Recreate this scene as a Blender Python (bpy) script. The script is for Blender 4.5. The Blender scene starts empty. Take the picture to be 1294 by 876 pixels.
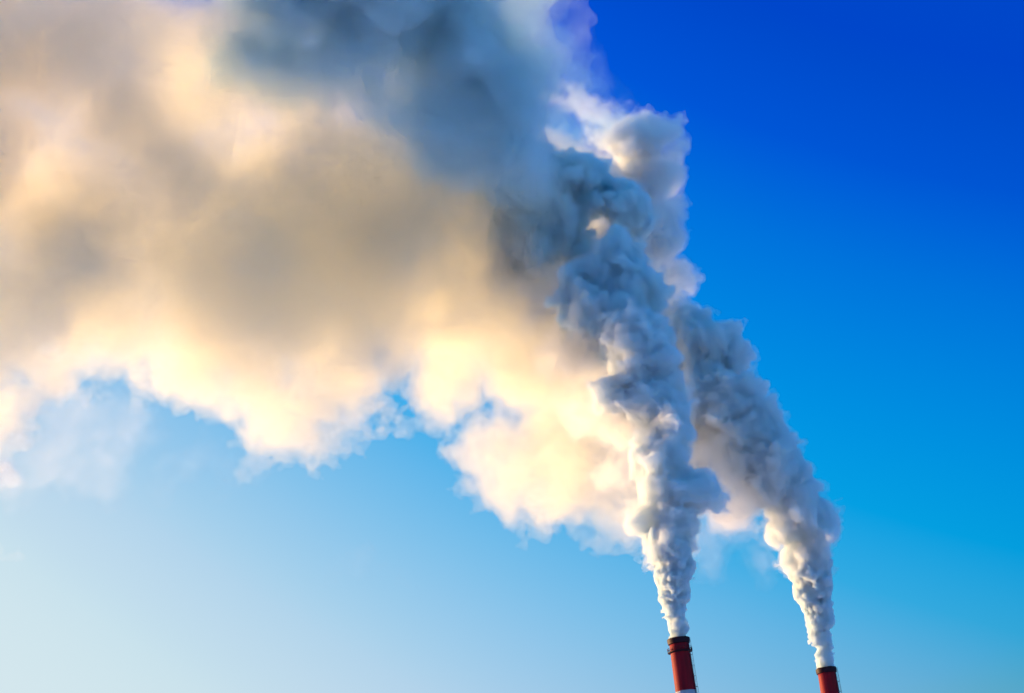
import bpy, bmesh, math, random
import numpy as np
from mathutils import Vector, Matrix
import openvdb

C = bpy.context.scene.collection
SC = bpy.context.scene
R = math.radians

# ------------------------------------------------------------------ camera
W0, H0, FPX = 1294.0, 876.0, 2516.0          # photo size and focal length in its pixels
PITCH, ROLL, EYE = R(20.0), R(7.0), Vector((0, 0, 1.7))
cp, sp = math.cos(PITCH), math.sin(PITCH)
FWD = Vector((0, cp, sp)); R0 = Vector((1, 0, 0)); U0 = Vector((0, -sp, cp))
RGT = R0 * math.cos(ROLL) - U0 * math.sin(ROLL)
UPV = R0 * math.sin(ROLL) + U0 * math.cos(ROLL)
cam_d = bpy.data.cameras.new('camera'); cam = bpy.data.objects.new('camera', cam_d); C.objects.link(cam)
cam_d.sensor_width = 36; cam_d.lens = 36 * FPX / W0
cam_d.clip_start = 0.5; cam_d.clip_end = 60000
M = Matrix((RGT, UPV, -FWD)).transposed().to_4x4(); M.translation = EYE
cam.matrix_world = M
SC.camera = cam

# ------------------------------------------------------------------ sky and sun
SUN_EL, SUN_AZ = R(4.5), R(-60.0)            # azimuth from +Y, negative to the left
sun_dir = Vector((math.sin(SUN_AZ) * math.cos(SUN_EL), math.cos(SUN_AZ) * math.cos(SUN_EL), math.sin(SUN_EL)))
world = bpy.data.worlds.new('World'); SC.world = world; world.use_nodes = True
nt = world.node_tree; nt.nodes.clear()
out = nt.nodes.new('ShaderNodeOutputWorld'); bg = nt.nodes.new('ShaderNodeBackground')
sky = nt.nodes.new('ShaderNodeTexSky'); sky.sky_type = 'NISHITA'; sky.sun_disc = False
sky.sun_elevation = SUN_EL; sky.sun_rotation = SUN_AZ
sky.air_density = 1.0; sky.dust_density = 3.4; sky.ozone_density = 2.0
# the photograph's strong colour grade of the clear sky, one tone curve per channel; green and blue low ends raised to add blue fill from unseen sky
SKY_CURVES = (((0, 0), (0.757, 0), (0.891, 0.0867), (1.115, 0.3104), (1.394, 0.5393), (1.744, 0.655), (2.965, 0.75), (20, 0.8)),
              ((0, 0), (0.151, 0.46), (0.452, 0.35), (0.753, 0.06), (0.886, 0.1345), (1.042, 0.2611), (1.225, 0.4094), (1.441, 0.5625), (1.694, 0.7046), (1.992, 0.795), (3.187, 0.83), (20, 0.86)),
              ((0, 0), (0.222, 1.0), (0.722, 0.82), (1.11, 0.5839), (1.224, 0.6702), (1.349, 0.742), (1.487, 0.7957), (1.64, 0.8286), (1.807, 0.838), (1.992, 0.85), (3.187, 0.86), (20, 0.88)))
EXPOSURE = 0.9
SKY_STRENGTH = 0.12
sep = nt.nodes.new('ShaderNodeSeparateColor'); com = nt.nodes.new('ShaderNodeCombineColor')
nt.links.new(sky.outputs[0], sep.inputs[0])
for ch in range(3):
    k = nt.nodes.new('ShaderNodeMath'); k.operation = 'MULTIPLY'; k.inputs[1].default_value = 1 / 20
    fc = nt.nodes.new('ShaderNodeFloatCurve'); cv = fc.mapping.curves[0]; pts = SKY_CURVES[ch]
    cv.points[0].location = (0, 0); cv.points[1].location = (1, pts[-1][1])
    for x, y in pts[1:-1]: cv.points.new(x / 20, y)
    for p_ in cv.points: p_.handle_type = 'AUTO_CLAMPED'
    fc.mapping.update()
    g = nt.nodes.new('ShaderNodeMath'); g.operation = 'DIVIDE'; g.inputs[1].default_value = SKY_STRENGTH * 2 ** EXPOSURE
    nt.links.new(sep.outputs[ch], k.inputs[0]); nt.links.new(k.outputs[0], fc.inputs['Value'])
    nt.links.new(fc.outputs[0], g.inputs[0]); nt.links.new(g.outputs[0], com.inputs[ch])
nt.links.new(com.outputs[0], bg.inputs[0]); nt.links.new(bg.outputs[0], out.inputs[0])
bg.inputs[1].default_value = SKY_STRENGTH
sl = bpy.data.lights.new('sun', 'SUN'); so = bpy.data.objects.new('sun', sl); C.objects.link(so)
sl.energy = 5.0; sl.angle = R(0.5); sl.color = (1.0, 0.625, 0.26)
so.rotation_euler = (-sun_dir).to_track_quat('-Z', 'Y').to_euler()
SC.view_settings.view_transform = 'Standard'; SC.view_settings.look = 'None'
SC.view_settings.exposure = EXPOSURE; SC.view_settings.gamma = 1.0
cy = SC.cycles
cy.max_bounces = 24; cy.volume_bounces = 9; cy.diffuse_bounces = 3; cy.transparent_max_bounces = 128
cy.use_denoising = True; cy.use_adaptive_sampling = True; cy.adaptive_threshold = 0.05; cy.adaptive_min_samples = 24
cy.sample_clamp_indirect = 0; cy.use_fast_gi = False

def P(u, v, d):
    return EYE + (FWD + RGT * ((u - W0 / 2) / FPX) + UPV * ((H0 / 2 - v) / FPX)) * d

# ------------------------------------------------------------------ materials
def new_mat(name):
    m = bpy.data.materials.new(name); m.use_nodes = True
    m.node_tree.nodes.clear(); return m, m.node_tree, m.node_tree.nodes.new('ShaderNodeOutputMaterial')

def paint(name, col, rough=0.7, scale=0.25, var=0.25):
    m, t, o = new_mat(name)
    b = t.nodes.new('ShaderNodeBsdfPrincipled'); b.inputs['Roughness'].default_value = rough; b.inputs['Specular IOR Level'].default_value = 0.12
    n = t.nodes.new('ShaderNodeTexNoise'); n.inputs['Scale'].default_value = scale; n.inputs['Detail'].default_value = 6
    tc = t.nodes.new('ShaderNodeTexCoord')
    mp = t.nodes.new('ShaderNodeMapping'); mp.inputs['Scale'].default_value = (3, 3, 0.35)   # streaks run down the shaft
    cr = t.nodes.new('ShaderNodeValToRGB')
    cr.color_ramp.elements[0].position = 0.3; cr.color_ramp.elements[1].position = 0.7
    cr.color_ramp.elements[0].color = tuple(c * (1 - var) for c in col) + (1,)
    cr.color_ramp.elements[1].color = tuple(min(1, c * (1 + var)) for c in col) + (1,)
    t.links.new(tc.outputs['Object'], mp.inputs[0]); t.links.new(mp.outputs[0], n.inputs['Vector'])
    t.links.new(n.outputs['Fac'], cr.inputs[0]); t.links.new(cr.outputs[0], b.inputs['Base Color'])
    t.links.new(b.outputs[0], o.inputs['Surface']); return m

def steam(name, sigma, g=0.45, skin=0.03, albedo=(.985, .99, 1)):
    """Water-droplet cloud: an even scattering volume under a barely there film of droplets."""
    m, t, o = new_mat(name)
    if skin:
        tr = t.nodes.new('ShaderNodeBsdfTransparent'); df = t.nodes.new('ShaderNodeBsdfDiffuse')
        df.inputs['Color'].default_value = (0.9, 0.9, 0.9, 1)
        mx = t.nodes.new('ShaderNodeMixShader'); mx.inputs[0].default_value = skin
        t.links.new(tr.outputs[0], mx.inputs[1]); t.links.new(df.outputs[0], mx.inputs[2])
        t.links.new(mx.outputs[0], o.inputs['Surface'])
    v = t.nodes.new('ShaderNodeVolumePrincipled')
    v.inputs['Color'].default_value = albedo + (1,); v.inputs['Density'].default_value = sigma
    v.inputs['Anisotropy'].default_value = g; v.inputs['Absorption Color'].default_value = (0, 0, 0, 1)
    t.links.new(v.outputs[0], o.inputs['Volume'])
    return m

# ------------------------------------------------------------------ ground (below the frame)
def mesh_obj(name, verts, faces, mat, parent=None, smooth=False):
    me = bpy.data.meshes.new(name); me.from_pydata(verts, [], faces); me.update()
    if smooth:
        me.shade_smooth()
    ob = bpy.data.objects.new(name, me); C.objects.link(ob)
    if mat: me.materials.append(mat)
    if parent: ob.parent = parent
    return ob

gm = paint('bounce_earth', (0.72, 0.76, 0.80), 0.95, 0.02, 0.12)  # ground out of view, whitened to bounce added light up into the steam
n = 96
gv = [(0, 0, 0)] + [(30000 * math.cos(2 * math.pi * k / n), 30000 * math.sin(2 * math.pi * k / n), 0) for k in range(n)]
ground = mesh_obj('ground', gv, [(0, 1 + k, 1 + (k + 1) % n) for k in range(n)], gm)
ground['kind'] = 'structure'

# ------------------------------------------------------------------ chimneys
M_RED = paint('red_paint', (0.26, 0.006, 0.012), 0.6, var=0.4)
M_WHITE = paint('white_paint', (0.36, 0.38, 0.42), 0.6, var=0.12)
M_DARK = paint('dark_steel', (0.035, 0.008, 0.012), 0.55)
M_LAMP = paint('lamp_glass', (0.35, 0.02, 0.02), 0.2)

def lathe(prof, seg=72):
    v, f = [], []
    for r, z in prof:
        v += [(r * math.cos(2 * math.pi * k / seg), r * math.sin(2 * math.pi * k / seg), z) for k in range(seg)]
    for i in range(len(prof) - 1):
        for k in range(seg):
            a, b = i * seg + k, i * seg + (k + 1) % seg
            f.append((a, b, b + seg, a + seg))
    return v, f

class MB:
    def __init__(s): s.v, s.f = [], []
    def add(s, v, f):
        k = len(s.v); s.v += v; s.f += [tuple(i + k for i in q) for q in f]
    def bar(s, a, b, w):
        a, b = Vector(a), Vector(b); d = (b - a).normalized()
        x = d.orthogonal().normalized() * w; y = d.cross(x).normalized() * w
        c = [p + q for p in (a, b) for q in (x + y, -x + y, -x - y, x - y)]
        s.add([tuple(q) for q in c], [(3, 2, 1, 0), (4, 5, 6, 7), (0, 1, 5, 4), (1, 2, 6, 5), (2, 3, 7, 6), (3, 0, 4, 7)])
    def build(s, name, mat, parent, smooth=False): return mesh_obj(name, s.v, s.f, mat, parent, smooth)

def chimney(top, r_top, label, ladder_az, gallery):
    h = top.z
    t = bpy.data.objects.new('chimney', None); C.objects.link(t); t.location = (top.x, top.y, 0)
    t['label'] = label; t['category'] = 'chimney'; t['group'] = 'red and white power plant chimneys'
    t.empty_display_size = 5
    def rad(z): return r_top + (h - z) * 0.0135 + max(0, 0.25 - z / h) ** 2 * 22
    # painted bands, red at the very top
    z, red, step = h, True, 14.8
    while z > 0.01:
        z2 = max(0.0, z - step)
        if z2 < 5: z2 = 0.0
        k = 6; prof = [(rad(z2 + (z - z2) * i / k), z2 + (z - z2) * i / k) for i in range(k + 1)]
        if red and z == h:
            prof += [(r_top - 0.35, h), (r_top - 0.35, h - 6)]
        v, f = lathe(prof)
        mesh_obj('red_band' if red else 'white_band', v, f, M_RED if red else M_WHITE, t, True)
        z, red, step = z2, not red, 14.8
    # steel lip
    a = r_top
    v, f = lathe([(a + .003, h - 1.5), (a + .35, h - 1.3), (a + .48, h - .7), (a + .48, h + .12), (a + .3, h + .25), (a - .4, h + .25), (a - .4, h - .5), (a + .003, h - 1.5)])
    mesh_obj('lip', v, f, M_DARK, t, False)
    # gallery ring under the lip with its railing
    for gi, gz in enumerate(gallery):
        g = rad(gz)
        v, f = lathe([(g + .003, gz - .35), (g + .75, gz - .1), (g + .75, gz + .06), (g + .003, gz + .06)])
        gal = mesh_obj('gallery', v, f, M_DARK, t)
        mb = MB(); s = 36
        for k in range(s):
            a0, a1 = 2 * math.pi * k / s, 2 * math.pi * (k + 1) / s
            p = lambda a_, z_: ((g + .7) * math.cos(a_), (g + .7) * math.sin(a_), z_) if True else 0
            mb.bar(p(a0, gz + .06), p(a0, gz + 1.1), .025)
            for zz in (.55, 1.1): mb.bar(p(a0, gz + zz), p(a1, gz + zz), .025)
        mb.build('railing', M_DARK, gal)
        for k in range(4):
            aa = ladder_az + .8 + k * math.pi / 2
            mb = MB()
            cx, cyy = (g + .72) * math.cos(aa), (g + .72) * math.sin(aa)
            v, f = lathe([(.0, gz + .5), (.16, gz + .5), (.16, gz + .8), (.1, gz + .95), (0, gz + 1.0)], 14)
            mb.add([(x + cx, y + cyy, z_) for x, y, z_ in v], f)
            mb.build('warning_lamp', M_LAMP, gal)
    # caged ladder down the side
    mb = MB(); ca, sa = math.cos(ladder_az), math.sin(ladder_az)
    def lp(off, side, z_): q = rad(z_) + off; return (q * ca - side * sa, q * sa + side * ca, z_)
    zs = [1.0 + 3.0 * k for k in range(int((h - 2) / 3))] + [h - .2]
    for z0, z1 in zip(zs, zs[1:]):
        for side in (-.25, .25): mb.bar(lp(.2, side, z0), lp(.2, side, z1), .035)
        for side in (-.36, 0, .36): mb.bar(lp(.2 + (.75 if side == 0 else .55), side, z0), lp(.2 + (.75 if side == 0 else .55), side, z1), .025)
        for q in range(6): mb.bar(lp(.2, -.25, z0 + .5 * q), lp(.2, .25, z0 + .5 * q), .02)
        for a_, b_ in (((.2, -.25), (.75, -.36)), ((.75, -.36), (.95, 0)), ((.95, 0), (.75, .36)), ((.75, .36), (.2, .25))):
            mb.bar(lp(a_[0], a_[1], z0), lp(b_[0], b_[1], z0), .025)
    mb.build('ladder', M_DARK, t)
    return t

TOP_A, TOP_B = P(857.2, 808, 560), P(1043.8, 845.5, 612)
chimney(TOP_A, 2.72, 'nearer red chimney with a dark lip and ring, white band showing below', R(-30), (TOP_A.z - 3.6,))
chimney(TOP_B, 2.72, 'right-hand red chimney, only its red top and one dark lip showing, no white band', R(-30), ())

# ------------------------------------------------------------------ steam
rng = np.random.default_rng(7)

def fbm(o, n, vox, wave, octaves, seed, gain=0.5, ridged=False):
    """Smooth value noise on a grid of n cells of size vox, origin o; about 0 +- 1."""
    tot = np.zeros(n, np.float32); a = 1.0
    for k in range(octaves):
        w = wave / 2.0 ** k
        if w < 1.4 * vox: break
        rg = np.random.default_rng(seed * 101 + k)
        L = rg.uniform(-1, 1, [int(n[i] * vox / w) + 4 for i in range(3)]).astype(np.float32)
        A = L
        for ax in range(3):
            t = np.arange(n[ax]) * vox / w + (o[ax] / w) % 1.0
            i = t.astype(int); f = (t - i).astype(np.float32); f = f * f * (3 - 2 * f)
            sh = [1, 1, 1]; sh[ax] = -1
            A = np.take(A, i, ax) * (1 - f.reshape(sh)) + np.take(A, i + 1, ax) * f.reshape(sh)
        if ridged: A = np.abs(A) * 2 - 0.6
        tot += a * A; a *= gain
    return tot

def children(puffs, count, lo, hi, rmin, dist=0.85, levels=2):
    """Cauliflower: every puff sprouts smaller puffs over its surface, those sprout again."""
    allp = [puffs]; cur = puffs
    for L in range(levels):
        c, r = cur[:, :3], cur[:, 3]
        k = count if L == 0 else max(5, int(count * 0.6))
        d = rng.normal(size=(len(cur), k, 3)); d /= np.linalg.norm(d, axis=2, keepdims=True)
        rr = r[:, None] * rng.uniform(lo, hi, (len(cur), k))
        pos = c[:, None] + d * (r[:, None, None] * dist)
        nx = np.concatenate([pos.reshape(-1, 3), rr.reshape(-1, 1)], 1)
        cur = nx[nx[:, 3] > rmin]
        if len(cur) == 0: break
        allp.append(cur)
    return np.concatenate(allp)

def field(puffs, vox, mar=12.0, ky=1.0):
    lo = (puffs[:, :3] - puffs[:, 3:]).min(0) - mar
    hi = (puffs[:, :3] + puffs[:, 3:]).max(0) + mar
    n = tuple(int(q) for q in np.ceil((hi - lo) / vox))
    F = np.full(n, mar, np.float32)
    ax = [lo[i] + np.arange(n[i]) * vox for i in range(3)]
    for x, y, z, r in puffs:
        m = r + mar
        s = []
        for i, c in enumerate((x, y, z)):
            a = max(0, int((c - m - lo[i]) / vox)); b = min(n[i], int((c + m - lo[i]) / vox) + 2); s.append(slice(a, b))
        d = np.sqrt((ax[0][s[0]] - x)[:, None, None] ** 2 + ((ax[1][s[1]] - y) / ky)[None, :, None] ** 2 + (ax[2][s[2]] - z)[None, None, :] ** 2) - r
        np.minimum(F[s[0], s[1], s[2]], d, out=F[s[0], s[1], s[2]])
    return F, lo, n

def surface(name, F, lo, vox, mat, min_part=400, mar=12.0):
    g = openvdb.FloatGrid(mar)
    for sl_ in ((0, 0), (0, -1), (1, 0), (1, -1), (2, 0), (2, -1)):
        idx = [slice(None)] * 3; idx[sl_[0]] = sl_[1]; F[tuple(idx)] = mar
    g.copyFromArray(np.clip(F, -mar, mar))
    p, q = g.convertToQuads(isovalue=0.0)
    q = q[:, ::1].astype(np.int64)
    # drop crumbs
    par = np.arange(len(p))
    e = np.concatenate([q[:, [0, 1]], q[:, [1, 2]], q[:, [2, 3]]])
    while True:
        m = np.minimum(par[e[:, 0]], par[e[:, 1]]); old = par.copy()
        np.minimum.at(par, e[:, 0], m); np.minimum.at(par, e[:, 1], m)
        par = par[par]
        if (par == old).all(): break
    cnt = np.bincount(par, minlength=len(p))
    q = q[cnt[par[q[:, 0]]] > min_part]
    used = np.unique(q); mp = np.full(len(p), -1, np.int64); mp[used] = np.arange(len(used)); p = p[used]; q = mp[q]
    base = lo + p.mean(0) * vox
    co = (p * vox + lo - base).astype(np.float32)
    me = bpy.data.meshes.new(name)
    me.vertices.add(len(co)); me.vertices.foreach_set('co', co.ravel())
    me.loops.add(len(q) * 4); me.loops.foreach_set('vertex_index', q.ravel().astype(np.int32))
    me.polygons.add(len(q)); me.polygons.foreach_set('loop_start', np.arange(0, len(q) * 4, 4, dtype=np.int32))
    me.update(calc_edges=True); me.shade_smooth(); me.materials.append(mat)
    ob = bpy.data.objects.new(name, me); C.objects.link(ob); ob.location = base
    print(name, len(co), 'verts')
    return ob

def px(rows):
    """u, v, radius in photo pixels and depth -> world puffs."""
    o = []
    for u, v, r, d in rows:
        p = P(u, v, d); o.append((p.x, p.y, p.z, r * d / FPX))
    return np.array(o)

def tube(rows, step=0.45):
    """Interpolates a chain of (u, v, r, d) into close, jittered puffs."""
    o = []
    for a, b in zip(rows, rows[1:]):
        L = math.hypot(b[0] - a[0], b[1] - a[1]); k = max(1, int(L / (step * (a[2] + b[2]) / 2)))
        for i in range(k):
            t = i / k; q = [a[j] + (b[j] - a[j]) * t for j in range(4)]
            s = q[2]
            o.append((q[0] + rng.uniform(-.22, .22) * s, q[1] + rng.uniform(-.15, .15) * s, s * rng.uniform(.8, 1.02), q[3] + rng.uniform(-.2, .2) * s * .22))
    o.append(rows[-1]); return o

# nearer plume: column then the three crowns leaning away downwind
jetA = tube([(857.2, 808, 9.2, 560), (857, 800, 9.4, 560), (856, 785, 12, 560), (853, 768, 16, 560), (850, 745, 22, 561), (847, 715, 27, 562), (844, 690, 31, 563)], .3)
colA = tube([(844, 690, 30, 563), (845, 655, 44, 565), (848, 625, 52, 568), (843, 590, 48, 572), (832, 555, 46, 576),
             (825, 515, 50, 581), (815, 475, 50, 586), (808, 440, 42, 590)])
colA += [(893, 622, 26, 566), (905, 632, 16, 566), (806, 655, 20, 566), (800, 412, 24, 592), (822, 410, 22, 592), (780, 420, 24, 592), (775, 500, 32, 584), (858, 500, 24, 582)]
crownA = [(800, 360, 44, 612), (768, 345, 36, 612), (745, 345, 26, 612), (830, 378, 28, 610), (775, 325, 22, 613), (810, 335, 22, 613), (790, 420, 60, 605), (760, 400, 50, 608),
          (690, 245, 50, 640), (740, 238, 46, 640), (650, 250, 42, 642), (680, 205, 28, 642), (755, 215, 26, 640), (790, 270, 34, 636), (690, 285, 50, 638), (670, 300, 55, 640), (735, 325, 28, 630), (630, 250, 24, 642)]
jetB = tube([(1043.8, 846, 8.4, 612), (1043, 838, 8.8, 612), (1041, 822, 11.5, 612), (1036, 795, 16, 612), (1031, 760, 23, 613), (1024, 722, 30, 614)], .3)
colB = tube([(1024, 722, 29, 614), (1018, 690, 38, 615),
             (1006, 655, 44, 616), (992, 625, 48, 618), (968, 590, 54, 621), (940, 560, 58, 625), (915, 525, 60, 630), (893, 485, 58, 636), (880, 450, 54, 642)])
colB += [(905, 430, 30, 644), (875, 415, 30, 646), (1010, 600, 22, 618), (978, 560, 26, 622), (925, 450, 26, 640), (945, 500, 22, 634)]
crestB = [(835, 360, 36, 668), (850, 345, 22, 668), (820, 300, 40, 676), (835, 268, 18, 680), (815, 230, 40, 690), (845, 190, 22, 694), (835, 165, 24, 696), (800, 190, 46, 696), (850, 400, 40, 655),
          (800, 160, 22, 700), (770, 240, 50, 690), (765, 300, 46, 682), (820, 290, 30, 676)]
drift = [(800, 600, 60, 645), (750, 560, 70, 650), (700, 560, 70, 660), (700, 500, 66, 665), (655, 562, 28, 662), (720, 605, 30, 650), (800, 622, 28, 640),
         (720, 420, 110, 670), (640, 400, 100, 690), (600, 340, 110, 700), (560, 420, 66, 705), (540, 360, 120, 715), (610, 440, 50, 690),
         (500, 450, 80, 720), (440, 430, 100, 735), (450, 520, 46, 730), (400, 540, 44, 735), (352, 558, 36, 738), (330, 500, 66, 740), (280, 450, 80, 745), (250, 455, 44, 750), (250, 400, 110, 755),
         (400, 330, 140, 750), (300, 300, 150, 760), (170, 390, 70, 765), (100, 410, 70, 775), (60, 430, 50, 780), (0, 430, 80, 785), (100, 330, 120, 780), (-60, 400, 110, 795),
         (-20, 500, 40, 790), (290, 460, 64, 745), (345, 515, 56, 738), (215, 420, 50, 755), (340, 440, 60, 740), (400, 480, 70, 735), (700, 430, 80, 668), (750, 500, 60, 655), (620, 425, 50, 690), (700, 370, 70, 676), (610, 380, 60, 694), (660, 430, 60, 680), (560, 470, 44, 704), (770, 450, 70, 660), (670, 470, 60, 675), (-110, 480, 60, 800), (-20, 545, 46, 790), (-60, 590, 40, 790), (520, 270, 130, 715), (470, 180, 80, 725), (255, 130, 84, 755), (340, 130, 70, 748), (400, 200, 80, 735), (650, 280, 90, 700)]
tan = [(30, 155, 100, 780), (90, 130, 120, 770), (40, 190, 110, 772), (110, 240, 84, 770), (130, 170, 130, 770), (60, 60, 150, 775), (-60, 200, 160, 785), (-80, 30, 170, 790), (50, -110, 150, 780), (160, 60, 90, 762), (235, 20, 70, 760), (240, 90, 60, 758), (180, 190, 84, 758), (80, 270, 100, 775), (-60, 300, 90, 790), (410, 190, 56, 738), (510, 220, 70, 722), (480, 260, 56, 715)]
blue = [(300, 70, 56, 725), (365, 90, 70, 722), (430, 60, 90, 716), (370, -40, 90, 730), (460, -60, 120, 725), (470, 140, 56, 718), (530, 170, 50, 714), (520, 60, 90, 712), (590, 60, 80, 710), (580, -50, 90, 715), (650, -70, 70, 715), (640, 110, 60, 708), (610, 190, 50, 704), (400, 130, 50, 718), (540, 130, 60, 708), (640, 200, 50, 700)]
topB = [(770, 165, 46, 704), (745, 130, 40, 708), (780, 130, 24, 704), (720, 100, 44, 712), (690, 60, 40, 716), (700, 150, 50, 706), (650, 40, 36, 718), (730, 190, 44, 700), (700, 170, 46, 706)]
veilA = [(930, 670, 60, 640), (890, 690, 40, 640), (960, 700, 40, 635), (900, 640, 60, 645), (850, 690, 40, 650)]
WISPS = [('thin pale wisp hanging below the cream cloud, left of the blue gap', [(90, 540, 60, 785), (60, 500, 60, 785), (140, 520, 50, 780), (110, 590, 50, 785), (50, 580, 60, 790), (170, 480, 34, 775)], 31),
         ('small bright cloud scrap touching the left edge of the photo', [(-10, 590, 34, 800), (20, 595, 28, 800), (40, 600, 18, 800), (-40, 585, 30, 800)], 32),
         ('tiny lowest cloud scrap at the left edge of the photo', [(0, 672, 16, 805), (-16, 668, 18, 805), (8, 682, 9, 805)], 33),
         ('faint arched streak of vapour under the blue gap', [(185, 605, 14, 775), (205, 592, 17, 775), (230, 584, 18, 775), (255, 585, 15, 775), (275, 595, 18, 775), (310, 590, 22, 770), (220, 605, 20, 775)], 34),
         ('faint lone vapour patch low in the pale blue sky', [(420, 738, 16, 760), (440, 726, 18, 760), (465, 720, 18, 760), (450, 740, 18, 760), (490, 735, 13, 760), (405, 745, 10, 760)], 35)]

def slim(rows, k):
    return [(u, v, r * k, d) for u, v, r, d in rows]
jetA = jetA[:6] + slim(jetA[6:], .84); jetB = jetB[:6] + slim(jetB[6:], .84)
colA, colB, crownA = slim(colA, .87), slim(colB, .89), slim(crownA, .93)
scraps = [(628, 52, 9, 716), (645, 46, 15, 716), (668, 52, 13, 715), (682, 64, 9, 714), (696, 122, 18, 706), (716, 130, 17, 705), (742, 142, 20, 703), (765, 152, 20, 702), (790, 150, 16, 701)]

def nearer(rows, k, off):
    return [(u, v, r, 640 + (d - 640) * k + off + float(np.interp(u, (430, 600, 690, 760), (0, 18, 12, -20)))) for u, v, r, d in rows]
holes = nearer([(412, 524, 17, 735), (484, 492, 18, 725), (474, 450, 11, 725), (464, 530, 13, 725), (388, 482, 13, 738), (178, 478, 26, 765), (150, 490, 22, 765), (195, 525, 30, 760), (240, 550, 30, 755), (110, 510, 16, 775)], -.25, 14)
drift, tan, blue = nearer(drift, -.25, 14), nearer(tan, -.25, -8), nearer(blue, -.25, -26)
WISPS = [(a_, nearer(b_, -.25, 14), c_) for a_, b_, c_ in WISPS]

def warp(F, o, n, vox, amp, wave, seed):
    """Pushes the field about along three noise directions, so that round puffs become torn and curled."""
    idx = []
    for ax in range(3):
        d = fbm(o, n, vox, wave, 3, seed * 7 + ax, .5) * (amp / vox)
        sh = [1, 1, 1]; sh[ax] = -1
        idx.append(np.clip(np.rint(np.arange(n[ax], dtype=np.float32).reshape(sh) + d), 0, n[ax] - 1).astype(np.int32)); del d
    return F[idx[0], idx[1], idx[2]]

def gaps(F, o, n, vox, rows):
    """Clear channels through a cloud where the sky shows between its billows."""
    ax = [o[i] + np.arange(n[i]) * vox for i in range(3)]
    for u, v, r, d in rows:
        p = P(u, v, d); q = (np.array(p) - np.array(EYE)); q /= np.linalg.norm(q); rr = r * d / FPX
        dx, dz = ax[0] - p.x, ax[2] - p.z
        i0, i1 = np.searchsorted(dx, (-rr - 26, rr + 26)); k0, k1 = np.searchsorted(dz, (-rr - 30, rr + 30))
        X, Y, Z = dx[i0:i1, None, None], (ax[1] - p.y)[None, :, None], dz[None, None, k0:k1]
        t = X * q[0] + Y * q[1] + Z * q[2]
        D = rr - np.sqrt(np.maximum(X * X + Y * Y + Z * Z - t * t, 0))
        np.maximum(F[i0:i1, :, k0:k1], D.astype(np.float32) * 1.3, out=F[i0:i1, :, k0:k1])
    return F

def cloud(rows, vox, seed, kids, noise, shells, warps=(), mar=12.0, ky=1.0, gain=.55, billow=None, fray=(0, 6), holes=()):
    """kids = (count, lo, hi, rmin, levels); shells = [(name, inset, material, fray factor, grid stride)]: nested skins of one field,
    each adding its own share of droplets, thin outside and thick inside."""
    global rng
    rng = np.random.default_rng(seed)
    pf = px(rows)
    if kids: pf = children(pf, kids[0], kids[1], kids[2], kids[3], .85, kids[4])
    F, o, n = field(pf, vox, mar, ky)
    if holes: F = gaps(F, o, n, vox, holes)
    for amp, wave in warps:
        F = warp(F, o, n, vox, amp, wave, seed + int(wave))
    F += noise[0] * fbm(o, n, vox, noise[1], 8, seed, gain)
    if billow:
        a, w = billow
        for k in range(4):
            if w < 1.6 * vox: break
            F -= a * (np.abs(fbm(o, n, vox, w, 1, seed + 50 + k)) * 2 - .5); a *= .6; w *= .5
    hf = fbm(o, n, vox, fray[1], 6, seed + 90, .75) * fray[0] if fray[0] else 0
    out = []
    for name, inset, mat, fk, st in shells:
        G = F + inset + (hf * fk if fray[0] else 0)
        G = np.ascontiguousarray(G[::st, ::st, ::st])
        out.append(surface(name, G, o, vox * st, mat, mar=mar))
    return out

SHADE_BLUE, SHADE_MIDBLUE, SHADE_BANKBLUE, TAN, CREAM = (.945, .991, 1), (.88, .985, 1), (.89, .985, 1), (.994, .965, .89), (1, .98, .895)  # the blues tint shade, the cream tints sunlight, into the steam's colour
S_DENSE = steam('dense_steam', .8, .4, .05, SHADE_BLUE)
S_JET = steam('fresh_steam', 2.4, .4, .10, (.92, .982, 1))  # blue of the shaded side is tinted into the jets too
S_MID = steam('billowing_steam', 0.9, .4, .05, SHADE_MIDBLUE)
S_MANTLE = steam('thin_steam', 0.08, .5, .012, (.985, .995, 1))
S_MANTLE_IN = steam('thin_steam_inside', 0.5, .5, 0, (.975, .99, 1))
S_FLANK = [steam('sun_tinted_steam', d, .5, k, (.995, .99, .96)) for d, k in ((.02, .01), (.08, 0), (.2, 0))]  # warm sunlight partly tinted into the colour
S_CREST = [steam('crest_steam', d, .45, k, (.972, .99, 1)) for d, k in ((.05, .012), (.18, 0), (.4, 0))]
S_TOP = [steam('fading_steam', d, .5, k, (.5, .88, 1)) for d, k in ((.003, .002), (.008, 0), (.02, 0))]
S_SOFT = [steam('drifting_steam', d, .55, k, CREAM) for d, k in ((.03, .010), (.025, 0), (.03, 0), (.03, 0))]
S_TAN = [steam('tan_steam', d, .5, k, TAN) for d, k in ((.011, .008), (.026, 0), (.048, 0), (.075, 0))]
S_BLUE = [steam('shade_tinted_steam', d, .5, k, SHADE_BANKBLUE) for d, k in ((.024, .007), (.10, 0), (.24, 0), (.45, 0))]  # blue shade partly tinted into the colour
S_SCRAP = [steam('lit_scrap', d, .5, k) for d, k in ((.012, .005), (.03, 0), (.08, 0))]
S_VEIL = [steam('steam_veil', d, .5, k) for d, k in ((.004, .004), (.010, 0))]
S_WISP = [steam('vapour_wisp', d, .5, k) for d, k in ((.002, .003), (.003, 0), (.007, 0))]
S_PATCH = [steam('faint_vapour', d, .5, k) for d, k in ((.0012, .003), (.002, 0))]
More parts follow.
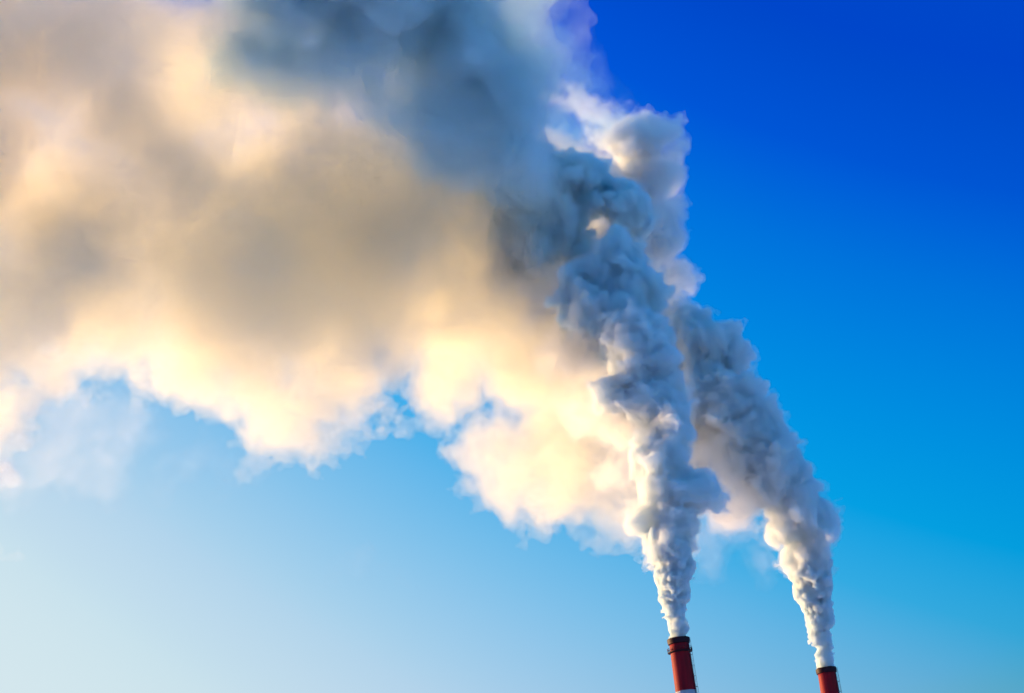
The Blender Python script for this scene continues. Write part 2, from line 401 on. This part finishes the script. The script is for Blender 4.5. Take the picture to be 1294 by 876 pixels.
flankB = [(u, v, r, d - 9) for u, v, r, d in [(930, 600, 42, 630), (958, 640, 36, 624), (915, 560, 48, 634), (900, 615, 36, 634), (975, 662, 24, 621), (890, 580, 44, 640), (925, 640, 30, 632), (880, 530, 44, 644), (860, 620, 34, 640)]]
flankA = [(650, 305, 36, 630), (690, 330, 40, 626), (720, 370, 40, 616), (745, 420, 38, 606), (757, 470, 34, 598), (768, 520, 30, 590), (782, 560, 26, 584), (790, 600, 24, 579),
          (792, 640, 20, 574), (765, 600, 30, 588), (740, 520, 40, 603), (720, 450, 44, 612), (680, 380, 44, 626), (640, 350, 40, 634)]
import time; t0 = time.time()
KF = (20, .16, .48, .9, 3)
A = cloud(jetA, 0.36, 21, (22, .2, .42, .45, 2), (.55, 2.6), [('jet', 0, S_JET, 1, 1)], gain=.75, billow=(.36, 1.8), mar=8.)
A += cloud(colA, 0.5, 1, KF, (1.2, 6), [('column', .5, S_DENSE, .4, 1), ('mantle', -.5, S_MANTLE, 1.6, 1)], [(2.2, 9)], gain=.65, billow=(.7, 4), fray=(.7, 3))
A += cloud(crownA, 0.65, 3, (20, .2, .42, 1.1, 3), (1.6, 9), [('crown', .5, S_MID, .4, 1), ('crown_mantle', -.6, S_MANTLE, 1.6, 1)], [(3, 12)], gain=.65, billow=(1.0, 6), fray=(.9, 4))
A += cloud(flankA, 0.7, 24, (14, .25, .5, 1.5, 2), (2.5, 12), list(zip(('lit_flank', 'lit_flank_inside', 'lit_flank_core'), (0, 1.5, 4), S_FLANK, (1.6, 1, .6), (1, 1, 1))), [(3.5, 14)], gain=.65, billow=(.8, 5), fray=(1.2, 5), mar=16.)
B = cloud(jetB, 0.38, 22, (22, .2, .42, .45, 2), (.55, 2.6), [('jet', 0, S_JET, 1, 1)], gain=.75, billow=(.36, 1.8), mar=8.)
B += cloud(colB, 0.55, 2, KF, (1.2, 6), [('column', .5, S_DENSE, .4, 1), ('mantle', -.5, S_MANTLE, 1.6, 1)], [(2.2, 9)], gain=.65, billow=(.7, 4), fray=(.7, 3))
B += cloud(flankB, 0.7, 23, (14, .25, .5, 1.5, 2), (2.5, 12), list(zip(('lit_flank', 'lit_flank_inside', 'lit_flank_core'), (0, 1.5, 4), S_FLANK, (1.6, 1, .6), (1, 1, 1))), [(3.5, 14)], gain=.65, billow=(.8, 5), fray=(1.2, 5), mar=16.)
B += cloud(crestB, 0.75, 4, (18, .22, .48, 1.5, 3), (2.2, 14), list(zip(('crest', 'crest_inside', 'crest_core'), (0, 1.2, 3), S_CREST, (1.6, .8, .4), (1, 1, 1))), [(4, 16)], gain=.65, billow=(1.2, 7), fray=(.6, 4), mar=16.)
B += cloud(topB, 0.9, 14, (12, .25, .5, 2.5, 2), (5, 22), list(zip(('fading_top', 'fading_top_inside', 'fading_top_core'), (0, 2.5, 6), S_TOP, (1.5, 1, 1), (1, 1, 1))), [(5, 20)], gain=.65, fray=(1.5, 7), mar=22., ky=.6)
B += cloud(scraps, 0.6, 33, (12, .25, .5, 1, 2), (2.2, 9), list(zip(('lit_scrap', 'lit_scrap_inside', 'lit_scrap_core'), (0, 1, 2.5), S_SCRAP, (1.5, 1, 1), (1, 1, 1))), [(3.5, 11)], gain=.68, fray=(1.3, 4), mar=14.)
B += cloud(veilA, 0.9, 13, (10, .3, .5, 3, 1), (7, 18), list(zip(('veil', 'veil_inside'), (2, 5), S_VEIL, (1, 1), (1, 1))), [(5, 20)], gain=.65, fray=(1.5, 7), mar=22., ky=.6)
print('t', time.time() - t0)
D = cloud(drift, 0.85, 5, (14, .25, .5, 3, 2), (7, 40), list(zip(('cream_base', 'cream_inside', 'cream_heart', 'cream_core'), (-3, 0, 4, 9), S_SOFT, (1.6, 1.2, 1, .6), (1, 1, 1, 2))), [(7, 36), (3.5, 13)], gain=.66, holes=holes, fray=(2.8, 7), mar=26., ky=.6)
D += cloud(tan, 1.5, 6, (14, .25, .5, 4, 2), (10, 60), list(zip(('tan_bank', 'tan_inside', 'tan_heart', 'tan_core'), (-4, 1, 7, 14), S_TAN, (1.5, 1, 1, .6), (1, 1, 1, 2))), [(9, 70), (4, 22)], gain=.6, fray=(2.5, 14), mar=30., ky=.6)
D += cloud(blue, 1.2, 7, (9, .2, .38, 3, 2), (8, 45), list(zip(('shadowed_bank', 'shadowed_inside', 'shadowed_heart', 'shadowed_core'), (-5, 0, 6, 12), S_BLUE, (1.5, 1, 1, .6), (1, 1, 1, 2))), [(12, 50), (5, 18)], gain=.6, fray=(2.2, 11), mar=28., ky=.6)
for lab, rows, seed in WISPS:
    mats = S_PATCH if seed == 35 else S_SCRAP if seed in (32, 33) else S_WISP
    w = cloud(rows, 0.9, seed, (8, .3, .5, 2, 1), (6, 16), list(zip(('steam_wisp', 'inner_wisp', 'wisp_heart'), (1, 3, 5), mats, (1, 1, 1), (1, 1, 1))), [(6, 18)], gain=.65, fray=(1.5, 6), mar=22., ky=.6)
    w[0]['label'] = lab; w[0]['category'] = 'vapour wisp'; w[0]['group'] = 'wisps under the steam cloud'
    for q in w[1:]:
        q.parent = w[0]; q.location = q.location - w[0].location
print('t', time.time() - t0)
def thing(name, label, cat, loc, group, parts):
    t = bpy.data.objects.new(name, None); C.objects.link(t); t.location = loc
    t['label'] = label; t['category'] = cat
    if group: t['group'] = group
    for p in parts:
        p.parent = t; p.location = p.location - Vector(loc)
thing('steam_plume', 'billowing steam column rising from the nearer chimney, in front of the cloud', 'steam plume', TOP_A, 'steam plumes from the chimneys', A)
thing('steam_plume', 'leaning steam column rising from the right chimney, behind the other plume', 'steam plume', TOP_B, 'steam plumes from the chimneys', B)
thing('steam_cloud', 'huge soft cloud of merged steam drifting left, cream below and grey blue above', 'steam cloud', P(300, 300, 625), None, D)
